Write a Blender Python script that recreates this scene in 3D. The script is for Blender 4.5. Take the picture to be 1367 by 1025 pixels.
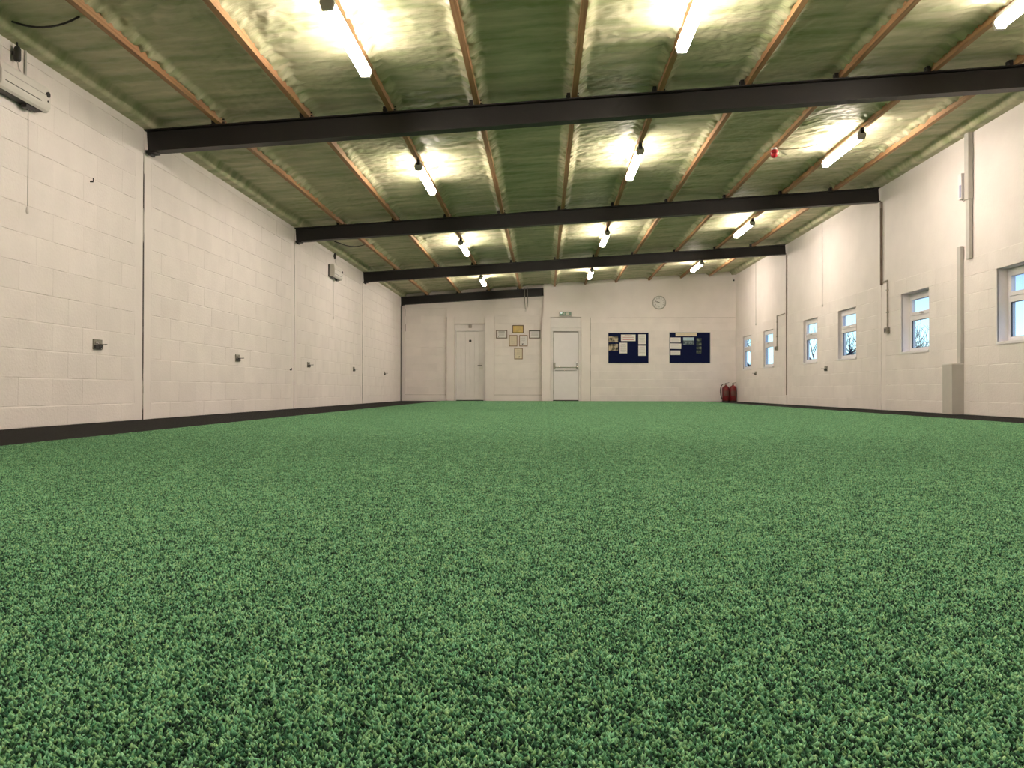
import bpy, bmesh, math, random
import numpy as np
from mathutils import Vector, Matrix

for _o in list(bpy.data.objects):
    bpy.data.objects.remove(_o, do_unlink=True)
C = bpy.context.scene.collection
SC = bpy.context.scene
rng = random.Random(7)

# ---------------------------------------------------------------- room dimensions (metres)
XL, XR, YB, YF = -4.07, 5.37, 23.67, -2.2      # side walls, far wall, wall behind the camera
ZL, SL = 2.954, 0.0624                         # underside of purlins at left wall, roof slope
BEAM_Y = [3.17, 8.30, 13.42, 18.55, 23.49]
BEAM_D = 0.225
PURLIN_X = [-3.30, -2.395, -1.545, -0.672, 0.306, 1.165, 2.03, 2.955, 3.845, 4.64]
def zroof(x): return ZL + SL * (x - XL)

# ---------------------------------------------------------------- camera
CAM_H, YAW, PIT, ROL = 0.2997, 0.038, 0.0078, 0.0014
cd = bpy.data.cameras.new('camera'); cam = bpy.data.objects.new('camera', cd); C.objects.link(cam)
cd.sensor_fit = 'HORIZONTAL'; cd.sensor_width = 36.0; cd.lens = 1110.0 / 1367.0 * 36.0
cd.clip_start = 0.02; cd.clip_end = 200
R0 = Vector((math.cos(YAW), math.sin(YAW), 0))
F = Vector((-math.sin(YAW) * math.cos(PIT), math.cos(YAW) * math.cos(PIT), math.sin(PIT)))
D0 = -(R0.cross(F))
Rr = R0 * math.cos(ROL) - D0 * math.sin(ROL); Dr = R0 * math.sin(ROL) + D0 * math.cos(ROL)
m = Matrix((Rr, -Dr, -F)).transposed().to_4x4(); m.translation = Vector((0, 0, CAM_H))
cam.matrix_world = m
SC.camera = cam

# ---------------------------------------------------------------- sky, exposure
w = bpy.data.worlds.new('world'); SC.world = w; w.use_nodes = True
nt = w.node_tree; nt.nodes.clear()
wo = nt.nodes.new('ShaderNodeOutputWorld'); bg = nt.nodes.new('ShaderNodeBackground')
tc = nt.nodes.new('ShaderNodeTexCoord'); sx = nt.nodes.new('ShaderNodeSeparateXYZ')
rp = nt.nodes.new('ShaderNodeValToRGB')
rp.color_ramp.elements[0].position = 0.06; rp.color_ramp.elements[0].color = (0.62, 0.90, 1.0, 1)
rp.color_ramp.elements[1].position = 0.14; rp.color_ramp.elements[1].color = (0.24, 0.40, 0.85, 1)
nt.links.new(tc.outputs['Generated'], sx.inputs[0]); nt.links.new(sx.outputs['Z'], rp.inputs[0])
nt.links.new(rp.outputs[0], bg.inputs[0]); bg.inputs[1].default_value = 1.9
nt.links.new(bg.outputs[0], wo.inputs[0])
SC.view_settings.view_transform = 'Standard'; SC.view_settings.look = 'None'
SC.view_settings.exposure = 0.0; SC.view_settings.gamma = 1.0
SC.view_settings.use_curve_mapping = False
LAMP_STRENGTH = 83.0
LAMP_COLOR = (1.0, 0.865, 0.755)

# ---------------------------------------------------------------- materials
def mat(name, col, rough=0.6, metal=0.0, var=0.0, scale=8.0, bump=0.0, bscale=60.0, obj_var=0.0, emit=None, estr=0.0, sheen=0.0, spec=None):
    M = bpy.data.materials.new(name); M.use_nodes = True
    n = M.node_tree; b = n.nodes['Principled BSDF']
    b.inputs['Base Color'].default_value = (*col, 1); b.inputs['Roughness'].default_value = rough
    b.inputs['Metallic'].default_value = metal
    if spec is not None: b.inputs['Specular IOR Level'].default_value = spec
    if sheen: b.inputs['Sheen Weight'].default_value = sheen
    if emit: b.inputs['Emission Color'].default_value = (*emit, 1); b.inputs['Emission Strength'].default_value = estr
    g = n.nodes.new('ShaderNodeNewGeometry')
    src = None
    if var or obj_var:
        nz = n.nodes.new('ShaderNodeTexNoise'); nz.inputs['Scale'].default_value = scale; nz.inputs['Detail'].default_value = 5
        n.links.new(g.outputs['Position'], nz.inputs['Vector'])
        mr = n.nodes.new('ShaderNodeMapRange'); mr.inputs[1].default_value = 0.25; mr.inputs[2].default_value = 0.75
        mr.inputs[3].default_value = 1 - var; mr.inputs[4].default_value = 1 + var
        n.links.new(nz.outputs[0], mr.inputs[0]); src = mr.outputs[0]
        if obj_var:
            oi = n.nodes.new('ShaderNodeObjectInfo'); mo = n.nodes.new('ShaderNodeMapRange')
            mo.inputs[3].default_value = 1 - obj_var; mo.inputs[4].default_value = 1 + obj_var * 0.6
            n.links.new(oi.outputs['Random'], mo.inputs[0])
            mm = n.nodes.new('ShaderNodeMath'); mm.operation = 'MULTIPLY'
            n.links.new(src, mm.inputs[0]); n.links.new(mo.outputs[0], mm.inputs[1]); src = mm.outputs[0]
        hv = n.nodes.new('ShaderNodeVectorMath'); hv.operation = 'SCALE'; hv.inputs[0].default_value = col
        n.links.new(src, hv.inputs['Scale']); n.links.new(hv.outputs[0], b.inputs['Base Color'])
    if bump:
        nb = n.nodes.new('ShaderNodeTexNoise'); nb.inputs['Scale'].default_value = bscale; nb.inputs['Detail'].default_value = 6
        n.links.new(g.outputs['Position'], nb.inputs['Vector'])
        bp = n.nodes.new('ShaderNodeBump'); bp.inputs['Strength'].default_value = bump; bp.inputs['Distance'].default_value = 0.01
        n.links.new(nb.outputs[0], bp.inputs['Height']); n.links.new(bp.outputs[0], b.inputs['Normal'])
    return M

WALLC = (0.86, 0.80, 0.765)
M_block = mat('painted_block', WALLC, 0.55, var=0.04, scale=3.5, bump=0.35, bscale=45, obj_var=0.035)
M_wall = mat('painted_render', WALLC, 0.55, var=0.04, scale=2.5, bump=0.2, bscale=30)
M_trim = mat('white_paint', (0.84, 0.80, 0.78), 0.4, var=0.03, scale=5)
M_upvc = mat('white_plastic', (0.86, 0.83, 0.84), 0.3, var=0.02)
M_greypl = mat('grey_plastic', (0.52, 0.50, 0.46), 0.45, var=0.04)
M_whitepl = mat('cream_plastic', (0.74, 0.71, 0.66), 0.4, var=0.03)
M_dark = mat('dark_plastic', (0.02, 0.018, 0.015), 0.5, var=0.2)
M_steel = mat('painted_steel', (0.010, 0.008, 0.007), 0.5, var=0.35, scale=6, bump=0.15, bscale=25)
M_galv = mat('galvanised', (0.30, 0.28, 0.24), 0.4, 0.8, var=0.25, scale=40)
M_rubber = mat('black_rubber', (0.0085, 0.0078, 0.0075), 0.9, var=0.3, scale=250, bump=0.5, bscale=300, spec=0.2)
M_red = mat('red_enamel', (0.16, 0.008, 0.010), 0.28, var=0.1)
M_redp = mat('red_plastic', (0.50, 0.02, 0.03), 0.35, var=0.08)
M_brown = mat('brown_frame', (0.26, 0.15, 0.08), 0.4, var=0.2, scale=30)
M_frame_dk = mat('dark_brown_frame', (0.12, 0.085, 0.05), 0.4, var=0.2, scale=30)
M_paper = mat('paper', (0.80, 0.78, 0.76), 0.7, var=0.03, scale=20)
M_cream = mat('cream_paper', (0.74, 0.66, 0.50), 0.6, var=0.05, scale=20)
M_gold = mat('gold_paper', (0.68, 0.50, 0.16), 0.45, var=0.15, scale=12)
M_ink = mat('ink', (0.12, 0.11, 0.10), 0.7)
M_gap_shade = mat('gap_shade', (0.20, 0.17, 0.16), 0.6)  # shade of the gap round the exit door leaf, put into the colour
M_inklt = mat('light_ink', (0.48, 0.44, 0.42), 0.7)
M_redink = mat('red_ink', (0.50, 0.12, 0.10), 0.7)
M_navy = mat('navy_felt', (0.006, 0.010, 0.045), 0.95, var=0.2, scale=60, bump=0.3, bscale=200, spec=0.15)
M_alu = mat('aluminium', (0.62, 0.61, 0.60), 0.35, 0.6)
M_chrome = mat('brushed_chrome', (0.55, 0.53, 0.50), 0.25, 0.9)
M_concrete = mat('outside_ground', (0.20, 0.22, 0.12), 0.9, var=0.3, scale=2)
M_bark = mat('bark', (0.045, 0.04, 0.05), 0.9, var=0.3, scale=20)
M_diff = mat('lit_diffuser', (0.9, 0.9, 0.85), 0.4, emit=LAMP_COLOR, estr=LAMP_STRENGTH)
M_led = mat('lit_led', (0.9, 1, 0.95), 0.4, emit=(0.8, 1.0, 0.9), estr=3.0)
M_green = mat('sign_green', (0.16, 0.27, 0.20), 0.35, var=0.1)
M_exitw = mat('sign_pale', (0.55, 0.55, 0.46), 0.35)

def wood(name, col):
    M = bpy.data.materials.new(name); M.use_nodes = True
    n = M.node_tree; b = n.nodes['Principled BSDF']; b.inputs['Roughness'].default_value = 0.65
    g = n.nodes.new('ShaderNodeNewGeometry'); mp = n.nodes.new('ShaderNodeMapping'); mp.inputs['Scale'].default_value = (60, 1.6, 60)
    nz = n.nodes.new('ShaderNodeTexNoise'); nz.inputs['Scale'].default_value = 1.0; nz.inputs['Detail'].default_value = 6
    cr = n.nodes.new('ShaderNodeValToRGB'); cr.color_ramp.elements[0].position = 0.3; cr.color_ramp.elements[1].position = 0.7
    cr.color_ramp.elements[0].color = (col[0] * 0.62, col[1] * 0.55, col[2] * 0.5, 1); cr.color_ramp.elements[1].color = (*col, 1)
    n.links.new(g.outputs['Position'], mp.inputs[0]); n.links.new(mp.outputs[0], nz.inputs['Vector'])
    n.links.new(nz.outputs[0], cr.inputs[0])
    n2 = n.nodes.new('ShaderNodeTexNoise'); n2.inputs['Scale'].default_value = 1.3; n2.inputs['Detail'].default_value = 3
    n.links.new(g.outputs['Position'], n2.inputs['Vector'])
    mx = n.nodes.new('ShaderNodeMixRGB'); mx.blend_type = 'MULTIPLY'; mx.inputs[0].default_value = 0.5
    n.links.new(cr.outputs[0], mx.inputs[1]); n.links.new(n2.outputs['Color'], mx.inputs[2])
    mx2 = n.nodes.new('ShaderNodeMixRGB'); mx2.inputs[0].default_value = 0.6
    n.links.new(mx.outputs[0], mx2.inputs[1]); n.links.new(cr.outputs[0], mx2.inputs[2])
    n.links.new(mx2.outputs[0], b.inputs['Base Color'])
    return M
M_wood = wood('sawn_timber', (0.48, 0.275, 0.13))

def foam_mat():
    M = bpy.data.materials.new('spray_foam'); M.use_nodes = True
    n = M.node_tree; b = n.nodes['Principled BSDF']; b.inputs['Roughness'].default_value = 0.55
    b.inputs['Specular IOR Level'].default_value = 0.3
    g = n.nodes.new('ShaderNodeNewGeometry')
    n1 = n.nodes.new('ShaderNodeTexNoise'); n1.inputs['Scale'].default_value = 1.6; n1.inputs['Detail'].default_value = 6
    mp = n.nodes.new('ShaderNodeMapping'); mp.inputs['Scale'].default_value = (0.8, 4.0, 1)
    n.links.new(g.outputs['Position'], mp.inputs[0]); n.links.new(mp.outputs[0], n1.inputs['Vector'])
    cr = n.nodes.new('ShaderNodeValToRGB'); cr.color_ramp.elements[0].position = 0.30; cr.color_ramp.elements[1].position = 0.72
    cr.color_ramp.elements[0].color = (0.29, 0.33, 0.165, 1); cr.color_ramp.elements[1].color = (0.66, 0.61, 0.44, 1)
    n.links.new(n1.outputs[0], cr.inputs[0]); n.links.new(cr.outputs[0], b.inputs['Base Color'])
    n2 = n.nodes.new('ShaderNodeTexNoise'); n2.inputs['Scale'].default_value = 1.0; n2.inputs['Detail'].default_value = 8
    m2 = n.nodes.new('ShaderNodeMapping'); m2.inputs['Scale'].default_value = (9, 34, 20)
    n.links.new(g.outputs['Position'], m2.inputs[0]); n.links.new(m2.outputs[0], n2.inputs['Vector'])
    bp = n.nodes.new('ShaderNodeBump'); bp.inputs['Strength'].default_value = 0.6; bp.inputs['Distance'].default_value = 0.012
    n.links.new(n2.outputs[0], bp.inputs['Height']); n.links.new(bp.outputs[0], b.inputs['Normal'])
    return M
M_foam = foam_mat()

def carpet_mat():
    M = bpy.data.materials.new('green_granules'); M.use_nodes = True
    n = M.node_tree; b = n.nodes['Principled BSDF']; b.inputs['Roughness'].default_value = 0.8
    b.inputs['Specular IOR Level'].default_value = 0.25
    at = n.nodes.new('ShaderNodeAttribute'); at.attribute_name = 'crumb'
    ah = n.nodes.new('ShaderNodeAttribute'); ah.attribute_name = 'hue'
    g = n.nodes.new('ShaderNodeNewGeometry'); big = n.nodes.new('ShaderNodeTexNoise'); big.inputs['Scale'].default_value = 14; big.inputs['Detail'].default_value = 4
    n.links.new(g.outputs['Position'], big.inputs['Vector'])
    ad = n.nodes.new('ShaderNodeMath'); ad.operation = 'MULTIPLY_ADD'; ad.inputs[1].default_value = 0.22
    n.links.new(big.outputs[0], ad.inputs[0]); n.links.new(at.outputs['Fac'], ad.inputs[2])
    cr = n.nodes.new('ShaderNodeValToRGB'); el = cr.color_ramp.elements
    el[0].position = 0.27; el[0].color = (0.008, 0.030, 0.018, 1)
    el[1].position = 0.98; el[1].color = (0.33, 0.60, 0.33, 1)
    e = el.new(0.47); e.color = (0.035, 0.135, 0.060, 1)
    e = el.new(0.66); e.color = (0.160, 0.39, 0.190, 1)
    n.links.new(ad.outputs[0], cr.inputs[0])
    c2 = n.nodes.new('ShaderNodeValToRGB'); c2.color_ramp.elements[0].color = (0.80, 1.0, 1.12, 1); c2.color_ramp.elements[1].color = (1.18, 1.0, 0.84, 1)
    n.links.new(ah.outputs['Fac'], c2.inputs[0])
    mx = n.nodes.new('ShaderNodeMixRGB'); mx.blend_type = 'MULTIPLY'; mx.inputs[0].default_value = 1.0
    n.links.new(cr.outputs[0], mx.inputs[1]); n.links.new(c2.outputs[0], mx.inputs[2]); n.links.new(mx.outputs[0], b.inputs['Base Color'])
    return M
M_carpet = carpet_mat()

def glass_mat():
    M = bpy.data.materials.new('window_glass'); M.use_nodes = True
    n = M.node_tree; n.nodes.clear()
    o = n.nodes.new('ShaderNodeOutputMaterial'); t = n.nodes.new('ShaderNodeBsdfTransparent'); gl = n.nodes.new('ShaderNodeBsdfGlossy')
    gl.inputs['Roughness'].default_value = 0.02; t.inputs[0].default_value = (0.93, 0.97, 0.97, 1)
    mx = n.nodes.new('ShaderNodeMixShader'); mx.inputs[0].default_value = 0.05
    n.links.new(t.outputs[0], mx.inputs[1]); n.links.new(gl.outputs[0], mx.inputs[2])
    n.links.new(mx.outputs[0], o.inputs[0])
    return M
M_glass = glass_mat()

def column_mat():
    M = bpy.data.materials.new('chipped_column_paint'); M.use_nodes = True
    n = M.node_tree; b = n.nodes['Principled BSDF']; b.inputs['Roughness'].default_value = 0.6
    g = n.nodes.new('ShaderNodeNewGeometry'); mp = n.nodes.new('ShaderNodeMapping'); mp.inputs['Scale'].default_value = (20, 20, 3.2)
    nz = n.nodes.new('ShaderNodeTexNoise'); nz.inputs['Scale'].default_value = 1.2; nz.inputs['Detail'].default_value = 6
    cr = n.nodes.new('ShaderNodeValToRGB'); cr.color_ramp.elements[0].position = 0.50; cr.color_ramp.elements[1].position = 0.55
    cr.color_ramp.elements[0].color = (0.05, 0.04, 0.03, 1); cr.color_ramp.elements[1].color = (0.50, 0.46, 0.40, 1)
    n.links.new(g.outputs['Position'], mp.inputs[0]); n.links.new(mp.outputs[0], nz.inputs['Vector'])
    n.links.new(nz.outputs[0], cr.inputs[0]); n.links.new(cr.outputs[0], b.inputs['Base Color'])
    return M
M_col = column_mat()
M_colr = mat('brown_column_paint', (0.16, 0.115, 0.085), 0.5, var=0.45, scale=6)

def photo_mat(name, a, b2, scale):
    M = bpy.data.materials.new(name); M.use_nodes = True
    n = M.node_tree; b = n.nodes['Principled BSDF']; b.inputs['Roughness'].default_value = 0.4
    g = n.nodes.new('ShaderNodeNewGeometry')
    nz = n.nodes.new('ShaderNodeTexNoise'); nz.inputs['Scale'].default_value = scale; nz.inputs['Detail'].default_value = 3
    cr = n.nodes.new('ShaderNodeValToRGB'); cr.color_ramp.elements[0].position = 0.42; cr.color_ramp.elements[1].position = 0.58
    cr.color_ramp.elements[0].color = (*a, 1); cr.color_ramp.elements[1].color = (*b2, 1)
    n.links.new(g.outputs['Position'], nz.inputs['Vector']); n.links.new(nz.outputs[0], cr.inputs[0])
    n.links.new(cr.outputs[0], b.inputs['Base Color'])
    return M
M_ph_warm = photo_mat('warm_photo_print', (0.04, 0.035, 0.02), (0.50, 0.42, 0.30), 9)
M_ph_green = photo_mat('green_photo_print', (0.02, 0.04, 0.025), (0.16, 0.20, 0.14), 14)

# ---------------------------------------------------------------- helpers
def link(name, me, m, parent=None):
    o = bpy.data.objects.new(name, me); C.objects.link(o)
    if m is not None and len(me.materials) == 0: me.materials.append(m)
    if parent is not None: o.parent = parent
    return o
def tag(o, label=None, cat=None, group=None, kind=None):
    if label: o['label'] = label
    if cat: o['category'] = cat
    if group: o['group'] = group
    if kind: o['kind'] = kind
    return o
def empty(name, loc, label, cat, group=None, rz=0, kind=None):
    o = bpy.data.objects.new(name, None); C.objects.link(o); o.location = loc; o.rotation_euler = (0, 0, rz)
    o.empty_display_size = 0.1
    return tag(o, label, cat, group, kind)

class MB:
    """collects shapes, then links them as one mesh object"""
    def __init__(s): s.v = []; s.f = []; s.smooth = []
    def add(s, vs, fs, sm=False):
        k = len(s.v); s.v += [tuple(p) for p in vs]; s.f += [tuple(i + k for i in f) for f in fs]; s.smooth += [sm] * len(fs); return s
    def box(s, x0, x1, y0, y1, z0, z1, bev=0.0):
        if x1 < x0: x0, x1 = x1, x0
        if y1 < y0: y0, y1 = y1, y0
        if z1 < z0: z0, z1 = z1, z0
        if bev <= 0:
            vs = [(x0, y0, z0), (x1, y0, z0), (x1, y1, z0), (x0, y1, z0), (x0, y0, z1), (x1, y0, z1), (x1, y1, z1), (x0, y1, z1)]
            return s.add(vs, [(0, 3, 2, 1), (4, 5, 6, 7), (0, 1, 5, 4), (1, 2, 6, 5), (2, 3, 7, 6), (3, 0, 4, 7)])
        bm = bmesh.new(); bmesh.ops.create_cube(bm, size=1)
        for v in bm.verts: v.co = Vector(((x0 + x1) / 2 + v.co.x * (x1 - x0), (y0 + y1) / 2 + v.co.y * (y1 - y0), (z0 + z1) / 2 + v.co.z * (z1 - z0)))
        bmesh.ops.bevel(bm, geom=bm.edges[:] , offset=bev, segments=2, affect='EDGES', profile=0.6)
        bm.verts.index_update()
        s.add([v.co[:] for v in bm.verts], [[v.index for v in f.verts] for f in bm.faces]); bm.free(); return s
    def prism(s, pts, axis, a, b):
        """closed 2D outline extruded along an axis; pts are in the two other axes, cyclic order"""
        n = len(pts)
        def P(p, t):
            return {'x': (t, p[0], p[1]), 'y': (p[0], t, p[1]), 'z': (p[0], p[1], t)}[axis]
        vs = [P(p, a) for p in pts] + [P(p, b) for p in pts]
        fs = [tuple(range(n - 1, -1, -1)), tuple(range(n, 2 * n))] + [(i, (i + 1) % n, n + (i + 1) % n, n + i) for i in range(n)]
        return s.add(vs, fs)
    def cyl(s, p0, p1, r0, r1=None, n=12, caps=True):
        r1 = r0 if r1 is None else r1
        p0, p1 = Vector(p0), Vector(p1); d = (p1 - p0).normalized()
        a = d.orthogonal().normalized(); b = d.cross(a)
        vs = []
        for p, r in ((p0, r0), (p1, r1)):
            for i in range(n):
                t = 2 * math.pi * i / n; vs.append(p + (a * math.cos(t) + b * math.sin(t)) * r)
        s.add(vs, [(i, (i + 1) % n, n + (i + 1) % n, n + i) for i in range(n)], True)
        if caps: s.add(vs[:n], [tuple(range(n - 1, -1, -1))]); s.add(vs[n:], [tuple(range(n))])
        return s
    def tube(s, pts, r, n=6):
        pts = [Vector(p) for p in pts]; vs = []; fs = []
        up = None
        for i, p in enumerate(pts):
            d = (pts[min(i + 1, len(pts) - 1)] - pts[max(i - 1, 0)]).normalized()
            a = d.orthogonal().normalized() if up is None else (up - d * up.dot(d)).normalized()
            up = a; b = d.cross(a); rr = r[i] if isinstance(r, (list, tuple)) else r
            for k in range(n):
                t = 2 * math.pi * k / n; vs.append(p + (a * math.cos(t) + b * math.sin(t)) * rr)
        for i in range(len(pts) - 1):
            for k in range(n): fs.append((i * n + k, i * n + (k + 1) % n, (i + 1) * n + (k + 1) % n, (i + 1) * n + k))
        fs.append(tuple(range(n - 1, -1, -1))); L = (len(pts) - 1) * n; fs.append(tuple(range(L, L + n)))
        return s.add(vs, fs, True)
    def lathe(s, prof, c, n=20):
        vs = []; fs = []
        for r, z in prof:
            for k in range(n):
                t = 2 * math.pi * k / n; vs.append((c[0] + r * math.cos(t), c[1] + r * math.sin(t), c[2] + z))
        for i in range(len(prof) - 1):
            for k in range(n): fs.append((i * n + k, i * n + (k + 1) % n, (i + 1) * n + (k + 1) % n, (i + 1) * n + k))
        return s.add(vs, fs, True)
    def mesh(s, name='mesh'):
        me = bpy.data.meshes.new(name); me.from_pydata(s.v, [], s.f); me.update()
        me.polygons.foreach_set('use_smooth', s.smooth)
        return me
    def build(s, name, m, parent=None): return link(name, s.mesh(name), m, parent)

def recalc(o):
    bm = bmesh.new(); bm.from_mesh(o.data); bmesh.ops.recalc_face_normals(bm, faces=bm.faces); bm.to_mesh(o.data); bm.free(); return o

# smooth value noise, vectorised
_T = np.random.RandomState(3).rand(512, 512)
def vnoise(x, y, seed=0):
    x = x + seed * 17.37; y = y + seed * 9.71
    xi = np.floor(x).astype(int); yi = np.floor(y).astype(int); fx = x - xi; fy = y - yi
    fx = fx * fx * (3 - 2 * fx); fy = fy * fy * (3 - 2 * fy)
    a = _T[xi % 512, yi % 512]; b = _T[(xi + 1) % 512, yi % 512]; c = _T[xi % 512, (yi + 1) % 512]; d = _T[(xi + 1) % 512, (yi + 1) % 512]
    return (a * (1 - fx) + b * fx) * (1 - fy) + (c * (1 - fx) + d * fx) * fy - 0.5
def fnoise(x, y, octv=4, seed=0):
    r = 0; a = 1.0
    for i in range(octv): r = r + a * vnoise(x * 2 ** i, y * 2 ** i, seed + i * 5); a *= 0.5
    return r
def grid_mesh(name, X, Y, Z, m, parent=None, flip=False, smooth=True):
    nx, ny = X.shape
    co = np.stack([X, Y, Z], -1).reshape(-1, 3).astype(np.float32)
    i = np.arange(nx * ny).reshape(nx, ny)
    q = np.stack([i[:-1, :-1], i[1:, :-1], i[1:, 1:], i[:-1, 1:]], -1).reshape(-1, 4)
    if flip: q = q[:, ::-1]
    me = bpy.data.meshes.new(name); me.vertices.add(len(co)); me.vertices.foreach_set('co', co.ravel())
    me.loops.add(q.size); me.loops.foreach_set('vertex_index', q.ravel().astype(np.int32))
    me.polygons.add(len(q)); me.polygons.foreach_set('loop_start', np.arange(0, q.size, 4, dtype=np.int32))
    me.polygons.foreach_set('use_smooth', np.full(len(q), smooth))
    me.update(calc_edges=True); me.validate()
    return link(name, me, m, parent)

# ================================================================ FLOOR
fl = MB().box(XL - 0.3, XR + 0.3, YF - 0.3, YB + 0.4, -0.15, 0.0).build('floor', M_rubber)
tag(fl, 'black rubber floor showing as a dark border along the walls', 'floor', kind='structure')

CX0, CX1, CY0, CY1 = -2.84, 4.385, -1.4, 23.25
carpet = MB().box(CX0, CX1, CY0, CY1, 0.0003, 0.0028, 0.0).build('sports_carpet', mat('carpet_backing', (0.012, 0.035, 0.018), 0.95, var=0.2, scale=200))
tag(carpet, 'bright green speckled carpet covering the middle of the hall floor', 'carpet')
# granular pile: one half metre tile of crumbs, repeated over the carpet by geometry nodes
def crumb_tile():
    rs = np.random.RandomState(11); T = 0.5; n = 164; N = n * n
    base = np.array([(1, 0, 0), (0, 1, 0), (-1, 0, 0), (0, -1, 0), (0, 0, 1), (0, 0, -1)], float)
    tri = np.array([(0, 1, 4), (1, 2, 4), (2, 3, 4), (3, 0, 4), (1, 0, 5), (2, 1, 5), (3, 2, 5), (0, 3, 5)])
    ii, jj = np.meshgrid(np.arange(n), np.arange(n), indexing='ij')
    cx = (ii.ravel() + 0.5 + rs.uniform(-.5, .5, N)) * T / n - T / 2; cy = (jj.ravel() + 0.5 + rs.uniform(-.5, .5, N)) * T / n - T / 2
    a = rs.uniform(0, 6.283, N); lean = rs.uniform(-.6, .6, (N, 2)); sz = rs.uniform(.0014, .0027, (N, 3)); sz[:, 2] = rs.uniform(.0018, .0038, N)
    cz = 0.0036 + rs.uniform(-.0008, .0016, N)
    V = base[None] * sz[:, None, :] * rs.uniform(.75, 1.25, (N, 6, 1))
    x = V[..., 0] * np.cos(a)[:, None] - V[..., 1] * np.sin(a)[:, None] + lean[:, :1] * V[..., 2]
    y = V[..., 0] * np.sin(a)[:, None] + V[..., 1] * np.cos(a)[:, None] + lean[:, 1:] * V[..., 2]
    co = np.stack([x + cx[:, None], y + cy[:, None], V[..., 2] + cz[:, None]], -1).reshape(-1, 3).astype(np.float32)
    q = (tri[None] + (np.arange(N) * 6)[:, None, None]).reshape(-1).astype(np.int32)
    me = bpy.data.meshes.new('crumbs'); me.vertices.add(len(co)); me.vertices.foreach_set('co', co.ravel())
    me.loops.add(len(q)); me.loops.foreach_set('vertex_index', q); me.polygons.add(len(q) // 3)
    me.polygons.foreach_set('loop_start', np.arange(0, len(q), 3, dtype=np.int32)); me.polygons.foreach_set('use_smooth', np.ones(len(q) // 3, bool))
    me.update(calc_edges=True)
    # colour id of each crumb, loosely clustered
    r0 = rs.rand(N) * 0.72 + 0.28 * np.clip(0.5 + 1.1 * fnoise(cx * 90 + 50, cy * 90 + 50, 3, 1), 0, 1)
    at = me.attributes.new('crumb', 'FLOAT', 'POINT'); at.data.foreach_set('value', np.repeat(r0, 6).astype(np.float32))
    h0 = np.repeat(rs.rand(N), 6); ah = me.attributes.new('hue', 'FLOAT', 'POINT'); ah.data.foreach_set('value', h0.astype(np.float32))
    me.materials.append(M_carpet); return me
tile = bpy.data.objects.new('crumb_tile', crumb_tile())
T = 0.5; pts = []
nx_ = int((CX1 - CX0) / T); ny_ = int((CY1 - CY0) / T)
for i in range(nx_ + 1):
    for j in range(ny_ + 1):
        x = min(CX0 + T / 2 + i * T, CX1 - T / 2); y = min(CY0 + T / 2 + j * T, CY1 - T / 2); pts.append((x, y, 0.0))
pm = bpy.data.meshes.new('pile'); pm.from_pydata(pts, [], []); pile = link('granular_pile', pm, M_carpet, carpet); tag(pile, kind='stuff')
ng = bpy.data.node_groups.new('pile_tiles', 'GeometryNodeTree')
ng.interface.new_socket('Geometry', in_out='INPUT', socket_type='NodeSocketGeometry'); ng.interface.new_socket('Geometry', in_out='OUTPUT', socket_type='NodeSocketGeometry')
gi = ng.nodes.new('NodeGroupInput'); go = ng.nodes.new('NodeGroupOutput'); ip = ng.nodes.new('GeometryNodeInstanceOnPoints'); oi = ng.nodes.new('GeometryNodeObjectInfo')
rv = ng.nodes.new('FunctionNodeRandomValue'); rv.data_type = 'INT'; rv.inputs[4].default_value = 0; rv.inputs[5].default_value = 3
mu = ng.nodes.new('ShaderNodeMath'); mu.operation = 'MULTIPLY'; mu.inputs[1].default_value = math.pi / 2
cx_ = ng.nodes.new('ShaderNodeCombineXYZ')
oi.inputs['Object'].default_value = tile
ng.links.new(gi.outputs[0], ip.inputs['Points']); ng.links.new(oi.outputs['Geometry'], ip.inputs['Instance'])
ng.links.new(rv.outputs[2], mu.inputs[0]); ng.links.new(mu.outputs[0], cx_.inputs['Z']); ng.links.new(cx_.outputs[0], ip.inputs['Rotation'])
ng.links.new(ip.outputs[0], go.inputs[0])
md = pile.modifiers.new('tiles', 'NODES'); md.node_group = ng

# ================================================================ WALLS
COURSE0, COURSE = 0.17, 0.226
def course_z(k): return 0.0 if k == 0 else COURSE0 + COURSE * (k - 1)

def block_mesh(L, H, seed):
    """front of one painted block: length along x, height along z, face towards -y; ragged arrises"""
    r = random.Random(seed); n = 5
    def ring(y, inset, jit, top):
        pts = []
        def yy(i): return y if 0 < i < n - 1 else y * 0.2      # upright joints are filled fuller with paint
        for i in range(n): pts.append((-L / 2 + inset * 1.3 + (L - 2.6 * inset) * i / (n - 1), yy(i), -H / 2 + inset + r.uniform(-jit, jit)))
        for i in range(n): pts.append((L / 2 - inset * 1.3 - (L - 2.6 * inset) * i / (n - 1), yy(i), H / 2 - (inset * 3.2 if inset else 0.0) + r.uniform(-jit, jit)))
        return pts
    a = ring(0.010, 0.0, 0.0, 0.0); b = ring(0.0055, 0.0, 0.0014, 0); c = ring(0.0, 0.0036, 0.0018, 0)
    vs = a + b + c; N = 2 * n
    fs = []
    for l in (0, N):
        for i in range(N): fs.append((l + i, l + (i + 1) % N, l + N + (i + 1) % N, l + N + i))
    for i in range(n - 1): fs.append((2 * N + i, 2 * N + i + 1, 2 * N + N - 2 - i, 2 * N + N - 1 - i))
    return vs, fs
_bcache = {}
def block_data(L, H):
    key = (round(L, 2), round(H, 3), rng.randrange(4))
    if key not in _bcache:
        vs, fs = block_mesh(L, H, hash(key) & 0xffff)
        me = bpy.data.meshes.new('block'); me.from_pydata(vs, [], fs); me.update(); me.materials.append(M_block)
        _bcache[key] = (me, vs, fs)
    return _bcache[key]

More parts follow.
